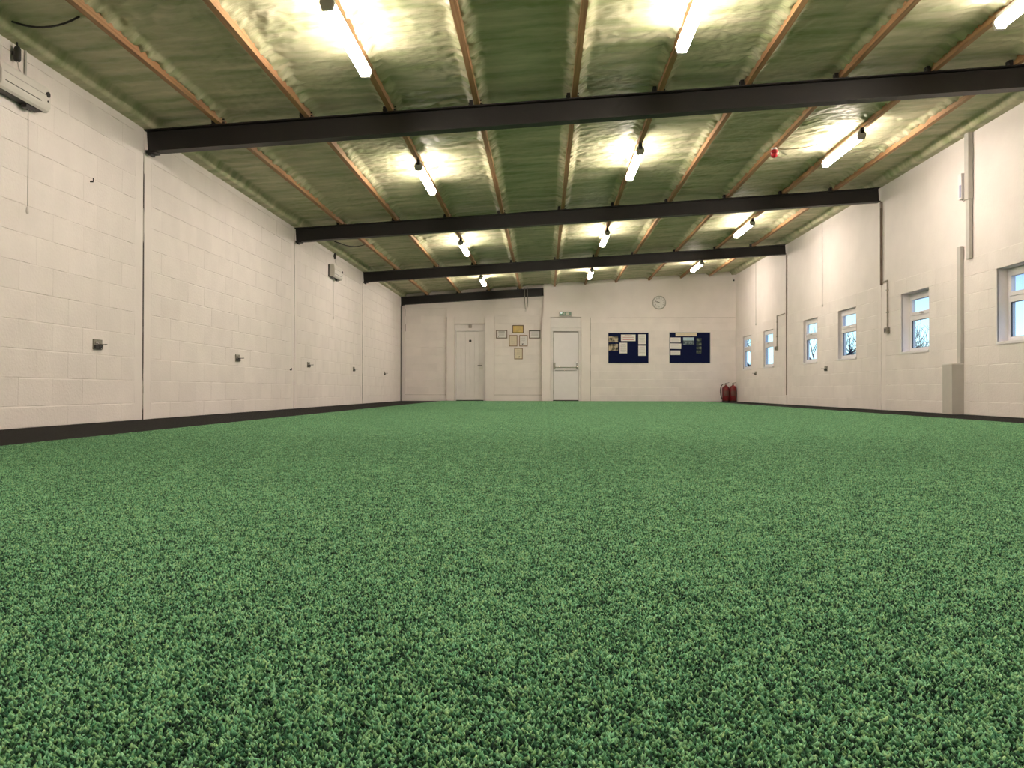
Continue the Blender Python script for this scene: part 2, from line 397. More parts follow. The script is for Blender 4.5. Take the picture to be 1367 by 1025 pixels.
def lay_blocks(wall, axis, plane, runs, rows, zmax, holes=(), limit=300, key=None):
    """axis 'L' left wall (+X), 'R' right wall (-X), 'B' far wall (-Y). runs: list of (a,b) spans of the wall."""
    items = []
    for k in range(rows):
        z0, z1 = course_z(k), min(course_z(k + 1), zmax)
        if z1 - z0 < 0.05: continue
        for ri, (a, b) in enumerate(runs):
            cuts = []; t = a + (0.225 if k % 2 else 0.45)
            pos = [a]
            while t < b - 0.10: pos.append(t); t += 0.45
            pos.append(b)
            for s0, s1 in zip(pos[:-1], pos[1:]):
                segs = [(s0, s1)]
                for (h0, h1, hz0, hz1) in holes:
                    if z1 <= hz0 + 0.02 or z0 >= hz1 - 0.02: continue
                    ns = []
                    for (p, q) in segs:
                        if q <= h0 or p >= h1: ns.append((p, q)); continue
                        if p < h0: ns.append((p, h0))
                        if q > h1: ns.append((h1, q))
                    segs = ns
                for (p, q) in segs:
                    if q - p > 0.05: items.append((p, q, z0, z1))
    if key is None: key = lambda it: (it[0] + it[1]) / 2
    items.sort(key=key)
    rz = {'L': math.pi / 2, 'R': -math.pi / 2, 'B': 0}[axis]
    rest = MB()
    for i, (p, q, z0, z1) in enumerate(items):
        me, vs, fs = block_data(q - p, z1 - z0)
        off = rng.uniform(-0.0018, 0.0012); s = (p + q) / 2; z = (z0 + z1) / 2
        loc = {'L': (plane + off, s, z), 'R': (plane - off, s, z), 'B': (s, plane + off, z)}[axis]
        sx_ = (q - p) / round(q - p, 2) if round(q - p, 2) else 1
        ti = rng.uniform(0.004, 0.016) if axis != 'B' else rng.uniform(0.004, 0.010); tl = rng.uniform(-0.003, 0.003)
        if i < limit:
            o = bpy.data.objects.new('block', me); C.objects.link(o); o.parent = wall
            o.location = loc; o.rotation_euler = (ti, 0, rz + tl); o.scale = (sx_, 1, 1)
        else:
            Mx = Matrix.Translation(loc) @ Matrix.Rotation(rz + tl, 4, 'Z')
            rest.add([Mx @ Vector(v) for v in vs], fs)
    if rest.v: tag(rest.build('block_facing', M_block, wall), kind='stuff')

# left wall: slab, smooth bands beside each stanchion
GAP = 0.011
wl = MB().box(XL - 0.25, XL - GAP, YF - 0.2, YB + 0.3, -0.02, 3.16)
spansL = []
prev = YF
for by in [b + 0.0 for b in BEAM_Y[:4]]:
    spansL.append((prev, by)); prev = by
spansL.append((prev, YB - 0.13))
for (a, b) in spansL:
    for (p, q) in ((a + 0.02, a + 0.17), (b - 0.17, b - 0.01)):
        if q < 2: continue
        wl.box(XL - GAP - 0.01, XL - 0.0015, p, q, 0, 3.1, 0.0)
wl = wl.build('wall_left', M_wall); tag(wl, 'long white painted blockwork wall on the left side', 'wall', kind='structure')
lay_blocks(wl, 'L', XL, [(max(a, 3.2) + 0.17, b - 0.17) for a, b in spansL if b > 3.5], 14, 3.08,
           key=lambda it: (it[0] < 5.9, (it[0] + it[1]) / 2))

# right wall with six window openings
WIN = [(21.77, 22.63, 0.03), (19.68, 20.54, 0.03), (16.56, 17.42, 0.05), (14.52, 15.38, 0.06), (11.805, 12.705, 0.13), (9.17, 10.07, 0.13)]
WZ0, WZ1 = course_z(4), course_z(8)
wr = MB()
ys = sorted([YF - 0.2, YB + 0.3] + [v for w_ in WIN for v in w_[:2]])
for a, b in zip(ys[:-1], ys[1:]):
    ox = XR + (0.21 if a < 13.2 else 0.115)
    hole = any(abs(a - w_[0]) < 1e-6 for w_ in WIN)
    if hole:
        wr.box(XR + GAP, ox, a, b, -0.02, WZ0); wr.box(XR + GAP, ox, a, b, WZ1, 3.72)
    else: wr.box(XR + GAP, ox, a, b, -0.02, 3.72)
for w_ in WIN:     # plastered reveals and cill, flush with the block faces
    for (a, b) in ((w_[0] - 0.012, w_[0]), (w_[1], w_[1] + 0.012)): wr.box(XR + 0.001, XR + 0.02, a, b, WZ0 - 0.012, WZ1 + 0.012)
    wr.box(XR + 0.001, XR + 0.02, w_[0], w_[1], WZ0 - 0.012, WZ0); wr.box(XR + 0.001, XR + 0.02, w_[0], w_[1], WZ1, WZ1 + 0.012)
spansR = []; prev = YF
for by in (3.17, 8.30, 13.43, 18.60): spansR.append((prev, by)); prev = by
spansR.append((prev, YB - 0.12))
for (a, b) in spansR:
    for (p, q) in ((a + 0.03, a + 0.15), (b - 0.15, b - 0.03)):
        if q < 2: continue
        wr.box(XR + 0.0015, XR + GAP + 0.01, p, q, 0, course_z(9))
wr.box(XR + 0.008, XR + GAP + 0.01, YF, YB + 0.2, course_z(9), 3.70)       # smooth render above the ninth course
wr = wr.build('wall_right', M_wall); tag(wr, 'long white painted blockwork wall with six small windows', 'wall', kind='structure')
holesR = [(w_[0] - 0.012, w_[1] + 0.012, WZ0, WZ1) for w_ in WIN]
lay_blocks(wr, 'R', XR, [(a + 0.15, b - 0.15) for a, b in spansR if b > 9], 9, course_z(9), holes=holesR,
           key=lambda it: (it[1] < 9.0, (it[0] + it[1]) / 2))

# far wall: recessed left half, proud right half, piers beside the two doors
YL_, YU_, YP_ = YB - 0.05, YB - 0.19, YB - 0.21        # left face, upper right face, pier and lower right face
D1 = (-2.537, -1.662, 2.20); D2 = (0.190, 1.060, 2.365)
wb = MB()
wb.box(XL - 0.1, D1[0], YL_ + GAP, YL_ + 0.3, -0.02, 3.75)
wb.box(D1[0], D1[1], YL_ + GAP, YL_ + 0.3, D1[2], 3.75)
wb.box(D1[1], D2[0], YL_ + GAP, YL_ + 0.3, -0.02, 3.75)
wb.box(D2[0], D2[1], YL_ + GAP, YL_ + 0.3, D2[2], 3.75)
wb.box(D2[1], XR + 0.1, YL_ + GAP, YL_ + 0.3, -0.02, 3.75)
wb.box(0.0, XR + 0.05, YU_, YL_ + 0.02, 2.365, 3.70)                       # upper right, rendered smooth
wb.box(-2.763, D1[0], YL_ - .06, YL_ + 0.02, 0, 2.385, 0.004)                     # piers
wb.box(D1[1], -1.408, YL_ - .055, YL_ + 0.02, 0, 2.388, 0.004)
wb.box(-0.047, D2[0], YP_, YL_ + 0.02, 0, 2.372, 0.004)
wb.box(D2[1], 1.32, YP_ + 0.012, YL_ + 0.02, 0, 2.368, 0.004)
wb.box(1.32, XR + 0.05, YP_ + GAP, YL_ + 0.02, 0, 2.362)                   # lower right backing
wb.box(1.32, XR + 0.05, YP_ - 0.004, YL_, 2.345, 2.366)                     # ledge
wb.box(-1.408, -0.047, YL_ - 0.03, YL_ + 0.02, 0, 0.175, 0.003)             # low plinths
wb.box(XL - 0.02, -2.763, YL_ - 0.03, YL_ + 0.02, 0, 0.175, 0.003)
wb.box(XL - 0.02, -3.955, YL_ - 0.04, YL_ + 0.02, 0, 2.9)                  # corner strip beside the stanchion
wb.box(XL - 0.3, XR + 0.3, YL_ + 0.30, YL_ + 0.36, -0.1, 3.9)  # unseen slab added behind wall and doors to stop sky light leaking in
wb = recalc(wb.build('wall_back', M_wall)); tag(wb, 'white far end wall with two doors and two blue boards', 'wall', kind='structure')
lay_blocks(wb, 'B', YL_, [(-3.95, -2.765), (-1.406, -0.05)], 13, 2.90, limit=110)
lay_blocks(wb, 'B', YP_, [(1.322, XR - 0.005)], 11, 2.345, limit=120)
M_joint = mat('dirty_joint', (0.22, 0.18, 0.14), 0.8, var=0.4, scale=5)
for (x0_, x1_, yf, z0_, z1_) in ((-2.772, -2.760, YL_ - .058, 0, 2.385), (-1.411, -1.403, YL_ - .03, .175, 2.385), (-0.056, -0.044, YP_ + .004, 0, 2.37),
                               (1.315, 1.325, YP_ + .004, 0, 2.36), (-1.405, -0.05, YL_ - .0315, .170, .178), (-3.95, -2.765, YL_ - .0315, .171, .178), (1.8, XR - .01, YP_ - .0055, 2.341, 2.347)):
    MB().box(x0_, x1_, yf, yf + .012, z0_, z1_).build('joint_gap', M_joint, wb)
for z_, h_, mm in ((2.51, 0.20, M_greypl), (2.08, 0.20, M_dark)):
    MB().box(-3.962, -3.940, YL_ - 0.045, YL_ - 0.036, z_ - h_ / 2, z_ + h_ / 2).build('joint_gap', mm, wb)

wf = MB().box(XL - 0.2, XR + 0.2, YF - 0.2, YF, -0.02, 3.75).build('wall_front', M_wall)
tag(wf, 'plain white end wall behind the viewpoint', 'wall', kind='structure')

# ================================================================ CEILING (sprayed foam between purlins)
def foam_height(X, Y):
    zb = ZL + SL * (X - XL)
    dp = np.full(X.shape, 9.0)
    for px in PURLIN_X: dp = np.minimum(dp, np.abs(X - px))
    dw = np.minimum(X - XL, XR - X)
    near = np.clip((dp - 0.025) / 0.10, 0, 1); near = near * near * (3 - 2 * near)
    h = 0.060 + 0.045 * near
    rough = fnoise(X * 17, Y * 17, 4, 2)
    fine = fnoise(X * 38, Y * 30, 2, 31)
    edge = np.clip(1 - (dp - 0.03) / (0.12 + 0.14 * fnoise(X * 2, Y * 2, 2, 40)), 0, 1)
    h = h + rough * (0.026 * edge + 0.007) + fine * 0.026 * edge
    # wrinkles running across the bay
    warp = fnoise(X * 1.3, Y * 1.1, 3, 9)
    wr_ = fnoise(X * 1.5 + 3, Y * 15 + warp * 9, 3, 4)
    patch = np.clip(0.45 + 1.6 * fnoise(X * 0.8, Y * 0.7, 2, 21), 0.1, 1)
    h = h + wr_ * 0.024 * patch * (0.4 + 0.6 * near)
    h = h + fnoise(X * 1.2, Y * 0.9, 2, 14) * 0.015
    # ledge over the wall head, then the foam steps up
    st = np.clip((dw - 0.10 - 0.02 * fnoise(X * 0 + 2, Y * 3, 2, 6)) / 0.07, 0, 1); st = st * st * (3 - 2 * st)
    h = 0.004 + 0.004 * rough + (h - 0.004) * st
    return zb + np.clip(h, 0.004, 0.17)
gx = np.linspace(XL - 0.01, XR + 0.01, 480); gy = np.concatenate([np.linspace(YF - 0.05, 4.9, 40), np.linspace(5.0, 14.0, 460), np.linspace(14.03, YB + 0.1, 280)])
GX, GY = np.meshgrid(gx, gy, indexing='ij')
ceil = grid_mesh('ceiling', GX, GY, foam_height(GX, GY), M_foam, flip=True)
tag(ceil, 'pale green spray foam ceiling sloping up to the right', 'ceiling', kind='structure')
light_seal = MB(); z0, z1 = zroof(XL - 0.3) + 0.20, zroof(XR + 0.3) + 0.20  # unseen slab added above the foam to keep the ceiling light-tight
light_seal.add([(XL - .3, YF - .3, z0), (XR + .3, YF - .3, z1), (XR + .3, YB + .4, z1), (XL - .3, YB + .4, z0),
          (XL - .3, YF - .3, z0 + .05), (XR + .3, YF - .3, z1 + .05), (XR + .3, YB + .4, z1 + .05), (XL - .3, YB + .4, z0 + .05)],
         [(0, 3, 2, 1), (4, 5, 6, 7), (0, 1, 5, 4), (1, 2, 6, 5), (2, 3, 7, 6), (3, 0, 4, 7)])
light_seal.build('light_seal_slab', M_steel, ceil)

# ================================================================ STEEL BEAMS
ordinal = ['nearest', 'first', 'second', 'third', 'furthest']
def cleat_mesh():
    b = MB()
    b.box(-0.062, -0.027, -0.02, 0.05, 0.0, 0.055); b.box(-0.075, -0.027, -0.02, 0.05, 0.0, 0.006)
    b.box(0.027, 0.033, -0.02, 0.05, 0.0, 0.07); b.box(0.027, 0.075, -0.02, 0.05, 0.0, 0.006)
    for z_ in (0.025, 0.055): b.cyl((0.03, 0.01, z_), (0.062, 0.01, z_), 0.007, n=6)
    b.cyl((-0.07, 0.01, 0.03), (-0.06, 0.01, 0.03), 0.012, n=6)
    me = b.mesh('cleat'); me.materials.append(M_steel); return me
CLEAT = cleat_mesh()
beam_labels = ['dark steel roof beam above and behind the viewpoint',
               'large dark steel roof beam nearest, crossing the top of the picture',
               'dark steel roof beam second from the front, with lamps on both sides',
               'slim looking dark steel roof beam third from the front',
               'short dark steel beam against the far wall, stopping above the right door']
def add_beam(i, y, x0, x1, label):
    b = empty('steel_beam', (x0, y, zroof(x0) - BEAM_D), label, 'beam', 'steel roof beams')
    ang = math.atan(SL); L = (x1 - x0) / math.cos(ang)
    b.rotation_euler = (0, -ang, 0)
    W = 0.133
    MB().box(0, L, 0, W, BEAM_D - 0.012, BEAM_D - 0.001).build('top_flange', M_steel, b)
    MB().box(0, L, W / 2 - 0.005, W / 2 + 0.005, 0.012, BEAM_D - 0.012).build('web', M_steel, b)
    MB().box(0, L, 0, W, 0.0, 0.012).build('bottom_flange', M_steel, b)
    MB().box(0.0, 0.10, 0.01, W - 0.01, -0.016, 0.0).box(0.02, 0.05, 0.02, W - 0.02, -0.035, -0.016).build('bearing_plate', M_steel, b)
    for px in PURLIN_X:
        if x0 < px < x1:
            c = bpy.data.objects.new('cleat', CLEAT); C.objects.link(c); c.parent = b
            c.location = ((px - x0) / math.cos(ang), 0.03, BEAM_D)
for i, y in enumerate(BEAM_Y):
    add_beam(i, y, XL + 0.012, (XR - 0.012 if i < 4 else -0.004), beam_labels[i])

# ================================================================ TIMBER PURLINS
pl = ['first timber purlin from the left wall', 'second timber purlin from the left wall, orange side lit by the left lamps',
      'third timber purlin from the left, carrying the left row of lamps', 'fourth timber purlin from the left, left of the unlit middle bay',
      'fifth timber purlin from the left, right of the unlit middle bay', 'sixth timber purlin from the left, carrying the middle row of lamps',
      'seventh timber purlin from the left, orange in the lamp light', 'timber purlin third from the right wall, with the red alarm sounder on it',
      'timber purlin carrying the right hand row of lamps', 'timber purlin closest to the right wall, bright orange']
for i, px in enumerate(PURLIN_X):
    b = MB(); y = YF; zz = zroof(px); n = 40; vs = []
    r = random.Random(i)
    yy = np.linspace(YF, YU_ - 0.005 if px > 0 else YL_, n)
    for k, y in enumerate(yy):
        jx = r.uniform(-0.003, 0.003); jw = r.uniform(-0.002, 0.003); jz = r.uniform(0.0, 0.004)
        vs += [(px - 0.025 - jw + jx, y, zz + jz), (px + 0.025 + jw + jx, y, zz + jz), (px + 0.025 + jx, y, zz + 0.16), (px - 0.025 + jx, y, zz + 0.16)]
    fs = []
    for k in range(n - 1):
        for q in range(4): fs.append((4 * k + q, 4 * k + 4 + q, 4 * k + 4 + (q + 1) % 4, 4 * k + (q + 1) % 4))
    fs += [(0, 1, 2, 3), tuple(4 * (n - 1) + q for q in (3, 2, 1, 0))]
    b.add(vs, fs)
    o = recalc(b.build('timber_purlin', M_wood)); tag(o, pl[i], 'purlin', 'roof purlins')

# ================================================================ STANCHIONS
for i, y in enumerate(BEAM_Y[1:4]):
    b = MB().box(XL - GAP - 0.008, XL - 0.003 + 0.006, y - 0.007, y + 0.009, 0.001, zroof(XL) - BEAM_D - 0.02)
    tag(b.build('steel_stanchion', M_col), ['thin dark stanchion edge in left wall under the nearest beam', 'thin dark stanchion edge in left wall under the second beam', 'thin dark stanchion edge in left wall under the third beam'][i], 'column', 'left wall stanchions')
tag(MB().box(XL + 0.0, XL + 0.02, YB - 0.145, YB - 0.12, 0.001, zroof(XL) - BEAM_D - 0.02).build('steel_stanchion', M_steel), 'thin dark stanchion in the far left corner', 'column', 'left wall stanchions')
tag(MB().box(XR - 0.012, XR + GAP, 13.40, 13.46, 1.985, zroof(XR) - BEAM_D - 0.01).box(XR - 0.03, XR - 0.012, 13.40, 13.41, 1.985, 3.2)
    .build('steel_stanchion', M_colr), 'brown stanchion on right wall ending halfway down beside a grey conduit', 'column', 'right wall stanchions')
tag(MB().box(XR - 0.01, XR + GAP, 18.575, 18.63, 0.21, zroof(XR) - BEAM_D - 0.01).build('steel_stanchion', M_colr), 'brown stanchion on right wall reaching almost to the floor', 'column', 'right wall stanchions')
tag(MB().box(XR - 0.01, XR + GAP, 8.27, 8.33, 0.21, zroof(XR) - BEAM_D - 0.01).build('steel_stanchion', M_colr), 'brown stanchion on right wall just outside the picture edge', 'column', 'right wall stanchions')

# ================================================================ LAMPS
LAMP_L = 1.30
def diffuser(bm):
    prof = [(-0.052 * math.cos(t), -0.080 - 0.046 * math.sin(t)) for t in np.linspace(-0.60, math.pi + 0.60, 9)]
    bm.prism(prof, 'y', -LAMP_L / 2 + 0.035, LAMP_L / 2 - 0.035); return bm
ME_D = diffuser(MB()).mesh('diffuser'); ME_D.materials.append(M_diff)
ME_B = MB().prism([(-0.022, 0), (-0.030, -0.044), (0.030, -0.044), (0.022, 0)], 'y', -LAMP_L / 2, LAMP_L / 2).mesh('housing'); ME_B.materials.append(M_greypl)
ME_C = MB().prism([(-0.040, -0.040), (-0.054, -0.075), (-0.036, -0.127), (0.036, -0.127), (0.054, -0.075), (0.040, -0.040)], 'y', -0.018, 0.018).mesh('end_cap'); ME_C.materials.append(M_greypl)
ME_K = MB().box(-0.02, 0.02, -0.012, 0.012, -0.06, 0.0).cyl((0, -.01, -0.03), (0, -0.05, -0.006), 0.008, n=8).mesh('bracket'); ME_K.materials.append(M_dark)
rows = [(1.45, 'added out of view above the viewpoint'), (6.43, 'in the nearest bay'), (10.72, 'between the first and second beams'), (15.93, 'between the second and third beams'), (20.75, 'closest to the far wall')]  # first row is out of view, added to light the near end
for (lx, side) in ((-1.530, 'left'), (1.165, 'middle'), (3.80, 'right')):
    for (ly, where) in rows:
        t = empty('ceiling_lamp', (lx, ly, zroof(lx) - 0.004), 'glowing tubular strip lamp of the %s row, %s' % (side, where), 'lamp', 'strip lamps under the purlins')
        for nm, me, loc in (('housing', ME_B, (0, 0, 0)), ('diffuser', ME_D, (0, 0, 0)), ('end_cap', ME_C, (0, -LAMP_L / 2 + 0.018, 0)), ('end_cap', ME_C, (0, LAMP_L / 2 - 0.018, 0)), ('bracket', ME_K, (0, -LAMP_L / 2 - 0.015, 0))):
            o = bpy.data.objects.new(nm, me); C.objects.link(o); o.parent = t; o.location = loc
        
# ================================================================ WINDOWS
win_desc = ['small white framed window nearest the far right corner', 'small white window second from the far corner', 'small white window just beyond the middle stanchion with dark twigs outside',
            'small white window in the middle of right wall, twigs outside', 'deep set white window with bush outside, second from the picture edge', 'deep set white window at the right edge of the picture']
for i, (a, b, rec) in enumerate(WIN):
    x0 = XR + rec; x1 = x0 + 0.06; W_ = b - a
    t = empty('window_%d' % (i + 1), (x0, (a + b) / 2, WZ0), win_desc[i], 'window', kind='structure')
    y0, y1 = -W_ / 2, W_ / 2; H = WZ1 - WZ0
    zt0, zt1 = 0.50, 0.60     # transom
    fr = MB().box(0, .06, y0 + .004, y0 + .055, 0.004, H - .004, .004).box(0, .06, y1 - .055, y1 - .004, 0.004, H - .004, .004)
    fr.box(0, .06, y0 + .055, y1 - .055, .035, .09, .004).box(0, .06, y0 + .055, y1 - .055, H - .06, H - .004, .004).box(0, .06, y0 + .055, y1 - .055, zt0, zt1, .004)
    fr.build('window_frame', M_upvc, t)
    s = MB(); q0, q1 = y0 + .05, y1 - .05
    s.box(-.012, .04, q0, q0 + .045, zt1 - .03, H - .05, .004).box(-.012, .04, q1 - .045, q1, zt1 - .03, H - .05, .004)
    s.box(-.012, .04, q0 + .045, q1 - .045, zt1 - .03, zt1 + .02, .004).box(-.012, .04, q0 + .045, q1 - .045, H - .10, H - .05, .004)
    sash = s.build('top_sash', M_upvc, t)
    MB().box(-.030, -.012, -.03, .03, zt1 - .018, zt1 - .002, .003).box(-.045, -.028, -.006, .05, zt1 - .016, zt1 - .006, .003).build('handle', M_greypl, sash)
    g = MB().box(.012, .016, q0 + .04, q1 - .04, zt1 + .014, H - .094)
    g.build('pane', M_glass, sash)
    MB().box(.022, .026, y0 + .05, y1 - .05, .085, zt0 + .005).build('pane', M_glass, t)
    gk = MB()
    for (ya, yb_, za, zb_) in ((y0 + .055, y1 - .055, .088, .094), (y0 + .055, y1 - .055, zt0 - .006, zt0), (y0 + .055, y0 + .061, .094, zt0 - .006), (y1 - .061, y1 - .055, .094, zt0 - .006)): gk.box(.010, .021, ya, yb_, za, zb_)
    gk.build('gasket', M_dark, t)
    MB().box(-rec - 0.012, 0.0, y0 + .002, y1 - .002, 0.001, .034, .003).build('window_sill', M_upvc, t)

# ================================================================ DOORS
d1 = empty('door_1', (-2.10, YL_ + 0.11, 0), 'white boarded door with lever handle, left on the far wall', 'door', kind='structure')
W1 = D1[1] - D1[0]
fr = MB().box(-W1 / 2 + .012 , -W1 / 2 + .05, -.05, .05, 0, 2.066, .003).box(W1 / 2 - .05, W1 / 2 - .002, -.05, .05, 0, 2.066, .003).box(-W1 / 2 + .05, W1 / 2 - .05, -.05, .05, 1.995, 2.066, .003)
fr.box(-W1 / 2, W1 / 2, -.01, .05, 2.066, 2.21)
fr.build('door_frame', M_trim, d1)
lf = MB(); nb = 6; lw = W1 - .104
for k in range(nb):
    a = -lw / 2 + lw * k / nb; lf.box(a + .002, a + lw / nb - .002, -.012, .03, .03, 1.99, .003)
lf.box(-lw / 2, lw / 2, .0, .028, .03, 1.99)
leaf = lf.build('door_leaf', M_trim, d1)
MB().box(lw / 2 - .12, lw / 2 - .02, -.022, -.012, .90, 1.10, .004).build('handle_plate', M_whitepl, leaf)
MB().cyl((lw / 2 - .05, -.02, 1.01), (lw / 2 - .05, -.06, 1.01), .012).box(lw / 2 - .17, lw / 2 - .04, -.068, -.054, 1.002, 1.020, .004).build('door_handle', M_dark, leaf)
MB().cyl((0, -.012, 1.715), (0, -.018, 1.715), .038, n=20).build('round_sign', M_dark, leaf)
MB().box(-.045, .045, -.05, -.012, 2.085, 2.17, .006).build('door_closer', M_galv, d1)
MB().box(-W1 / 2 + .05, W1 / 2 - .05, -.10, .03, 0.001, .025).build('threshold', M_dark, d1)

d2 = empty('door_2', (0.625, YP_ + 0.06, 0), 'white fire exit door with push bar, right of the certificates', 'door', kind='structure')
W2 = D2[1] - D2[0]
fr = MB().box(-W2 / 2 + .004, -W2 / 2 + .075, 0, .07, 0, 2.07, .003).box(W2 / 2 - .075, W2 / 2 - .004, 0, .07, 0, 2.07, .003).box(-W2 / 2 + .075, W2 / 2 - .075, 0, .07, 1.975, 2.07, .003)
fr.build('door_frame', M_trim, d2)
MB().box(-W2 / 2 + .004, W2 / 2 - .004, .01, .07, 2.075, 2.355, .0).box(-W2 / 2 + .004, W2 / 2 - .004, .0, .03, 2.10, 2.125, .003).build('transom_panel', M_trim, d2)
lf2 = MB().box(-W2 / 2 + .078, W2 / 2 - .078, .02, .06, .035, 1.965, .004).build('door_leaf', M_upvc, d2)
MB().box(-W2 / 2 + .078, W2 / 2 - .078, .012, .022, 1.945, 1.963).box(-W2 / 2 + .078, -W2 / 2 + .086, .012, .022, .04, 1.945).box(W2 / 2 - .086, W2 / 2 - .078, .012, .022, .04, 1.945).build('gap_shade_strip', M_gap_shade, lf2)  # dark strips stand in for the shaded gap between leaf and frame
pb = MB()
for sx_ in (-1, 1):
    xx = sx_ * (W2 / 2 - .115); pb.box(xx - .028, xx + .028, -.035, .02, .91, 1.085, .006)
    pb.box(xx - .012, xx + .012, -.075, -.03, .94, .965, .004)
pb.cyl((-W2 / 2 + .115, -.068, .952), (W2 / 2 - .115, -.068, .952), .013, n=10)
pb.build('push_bar', M_chrome, lf2)
MB().box(-W2 / 2 + .13, W2 / 2 - .13, .010, .02, .855, .868, .002).build('push_bar_rail', M_chrome, lf2)
for z_ in (.25, 1.75): MB().cyl((-W2 / 2 + .078, .012, z_ - .05), (-W2 / 2 + .078, .012, z_ + .05), .010, n=8).build('hinge', M_galv, d2)
MB().box(-W2 / 2 + .075, W2 / 2 - .075, -.02, .08, 0.001, .033).build('threshold', M_dark, d2)

# ================================================================ THINGS ON THE FAR WALL
# exit sign above door 2
t = empty('exit_sign', (0.612, YU_, 2.456), 'small green emergency exit sign with lit dot above the push bar door', 'sign')
MB().box(-.175, .175, -.05, 0, -.065, .065, .008).build('housing', M_greypl, t)
MB().box(-.160, .160, -.053, -.05, -.050, .050).build('sign_face', M_green, t)
q = MB().box(0.01, .10, -.055, -.053, -.035, .035); q.build('doorway_symbol', M_exitw, t)
fig = MB().cyl((-.035, -.055, .028), (-.035, -.053, .028), .010, n=10)
for (p0, p1) in (((-.035, .016), (-.045, -.008)), ((-.045, -.008), (-.022, -.020)), ((-.022, -.020), (-.030, -.038)), ((-.045, -.008), (-.065, -.028)), ((-.036, .012), (-.014, .004)), ((-.036, .012), (-.060, .006))):
    fig.cyl((p0[0], -.0545, p0[1]), (p1[0], -.0545, p1[1]), .004, n=6)
fig.build('running_figure', M_exitw, t)
MB().cyl((-.115, -.056, .025), (-.115, -.052, .025), .018, n=12).build('indicator_light', M_led, t)

# clock
t = empty('wall_clock', (3.239, YU_, 2.770), 'round white wall clock high on the far wall', 'clock')
cs = MB(); prof = [(0.0, 0.0), (0.185, 0.0), (0.192, 0.02), (0.185, 0.042), (0.168, 0.040), (0.165, 0.028)]
n_ = 32; vs = []; fs = []
for r_, d_ in prof:
    for k in range(n_): vs.append((r_ * math.cos(2 * math.pi * k / n_), -d_, r_ * math.sin(2 * math.pi * k / n_)))
for a in range(len(prof) - 1):
    for k in range(n_): fs.append((a * n_ + k, a * n_ + (k + 1) % n_, (a + 1) * n_ + (k + 1) % n_, (a + 1) * n_ + k))
cs.add(vs, fs, True); recalc(cs.build('case', M_greypl, t))
MB().cyl((0, -.026, 0), (0, -.030, 0), .166, n=32).build('face', M_paper, t)
tk = MB()
for k in range(60):
    a = 2 * math.pi * k / 60; r0_ = .150 if k % 5 else .142
    tk.cyl((r0_ * math.sin(a), -.031, r0_ * math.cos(a)), (.158 * math.sin(a), -.031, .158 * math.cos(a)), .0015 if k % 5 else .003, n=4)
tk.build('minute_marks', M_ink, t)
num = MB()
def text_mesh(s, size):
    cu = bpy.data.curves.new('txt', 'FONT'); cu.body = s; cu.size = size; cu.align_x = 'CENTER'; cu.align_y = 'CENTER'; cu.resolution_u = 2
    ob = bpy.data.objects.new('txt', cu); C.objects.link(ob); dg = bpy.context.evaluated_depsgraph_get(); dg.update()
    me = bpy.data.meshes.new_from_object(ob.evaluated_get(dg)); r = ([v.co[:] for v in me.vertices], [tuple(p.vertices) for p in me.polygons])
    bpy.data.objects.remove(ob); bpy.data.curves.remove(cu); bpy.data.meshes.remove(me); return r
for k in range(1, 13):
    a = 2 * math.pi * k / 12; vs, fs = text_mesh(str(k), 0.05)
    num.add([(v[0] + .120 * math.sin(a), -.0312, v[1] + .120 * math.cos(a)) for v in vs], fs)
tag(num.build('numerals', M_ink, t), kind='stuff')
for nm, ang, L, wd in (('hour_hand', math.radians(292), .075, .008), ('minute_hand', math.radians(285), .115, .006)):
    h = MB().box(-wd, wd, -.036, -.033, -.02, L).build(nm, M_ink, t); h.rotation_euler = (0, ang, 0)
MB().cyl((0, -.031, 0), (0, -.038, 0), .010, n=12).build('hub', M_ink, t)

# framed certificates
def certificate(x, z, w_, h_, frame_m, paper_m, label, style):
    t = empty('framed_certificate', (x, YL_, z), label, 'picture', 'framed certificates')
    f_ = .021; a, b = w_ / 2, h_ / 2
    MB().box(-a, a, -.022, -.001, b - f_, b, .003).box(-a, a, -.022, -.001, -b, -b + f_, .003).box(-a, -a + f_, -.022, -.001, -b + f_, b - f_, .003).box(a - f_, a, -.022, -.001, -b + f_, b - f_, .003).build('frame', frame_m, t)
    MB().box(-a + .01, a - .01, -.012, -.004, -b + .01, b - .01).build('sheet', paper_m, t)
    pr = MB(); y = -.0135
    if style == 'head':
        pr.box(-a * .55, a * .55, y, -.012, b * .50, b * .66); 
        for k in range(4): pr.box(-a * .5, a * .5, y, -.012, b * (.22 - .2 * k), b * (.26 - .2 * k))
        pr.box(-a * .6, -a * .5, y, -.012, -b * .62, -b * .4)
    elif style == 'band':
        pr.box(-a + f_, a - f_, y - .010, -.012, b * .72, b - f_ * .4)
        for k in range(4): pr.box(-a * .6, a * .6, y, -.012, b * (.40 - .22 * k), b * (.44 - .22 * k))
    elif style == 'plain':
        for k in range(6): pr.box(-a * .5, a * .5, y, -.012, b * (.5 - .2 * k), b * (.52 - .2 * k))
    else:
        for k in range(5): pr.box(-a * .45, a * .45, y, -.012, b * (.62 - .2 * k), b * (.64 - .2 * k))
        for (dx, dz, r_) in ((0, 0, .016), (.012, .012, .012), (-.010, .010, .010)): pr.cyl((dx + a * style, y, -b * .62 + dz), (dx + a * style, -.012, -b * .62 + dz), r_, n=10)
    pr.build('print', M_ink if style not in ('plain',) else M_inklt, t)
certificate(-1.195, 1.897, .321, .234, M_frame_dk, M_paper, 'framed certificate with dark heading, leftmost of the six on the far wall', 'head')
certificate(-0.728, 2.043, .320, .227, M_frame_dk, M_gold, 'framed gold certificate at the top of the group', 'plain')
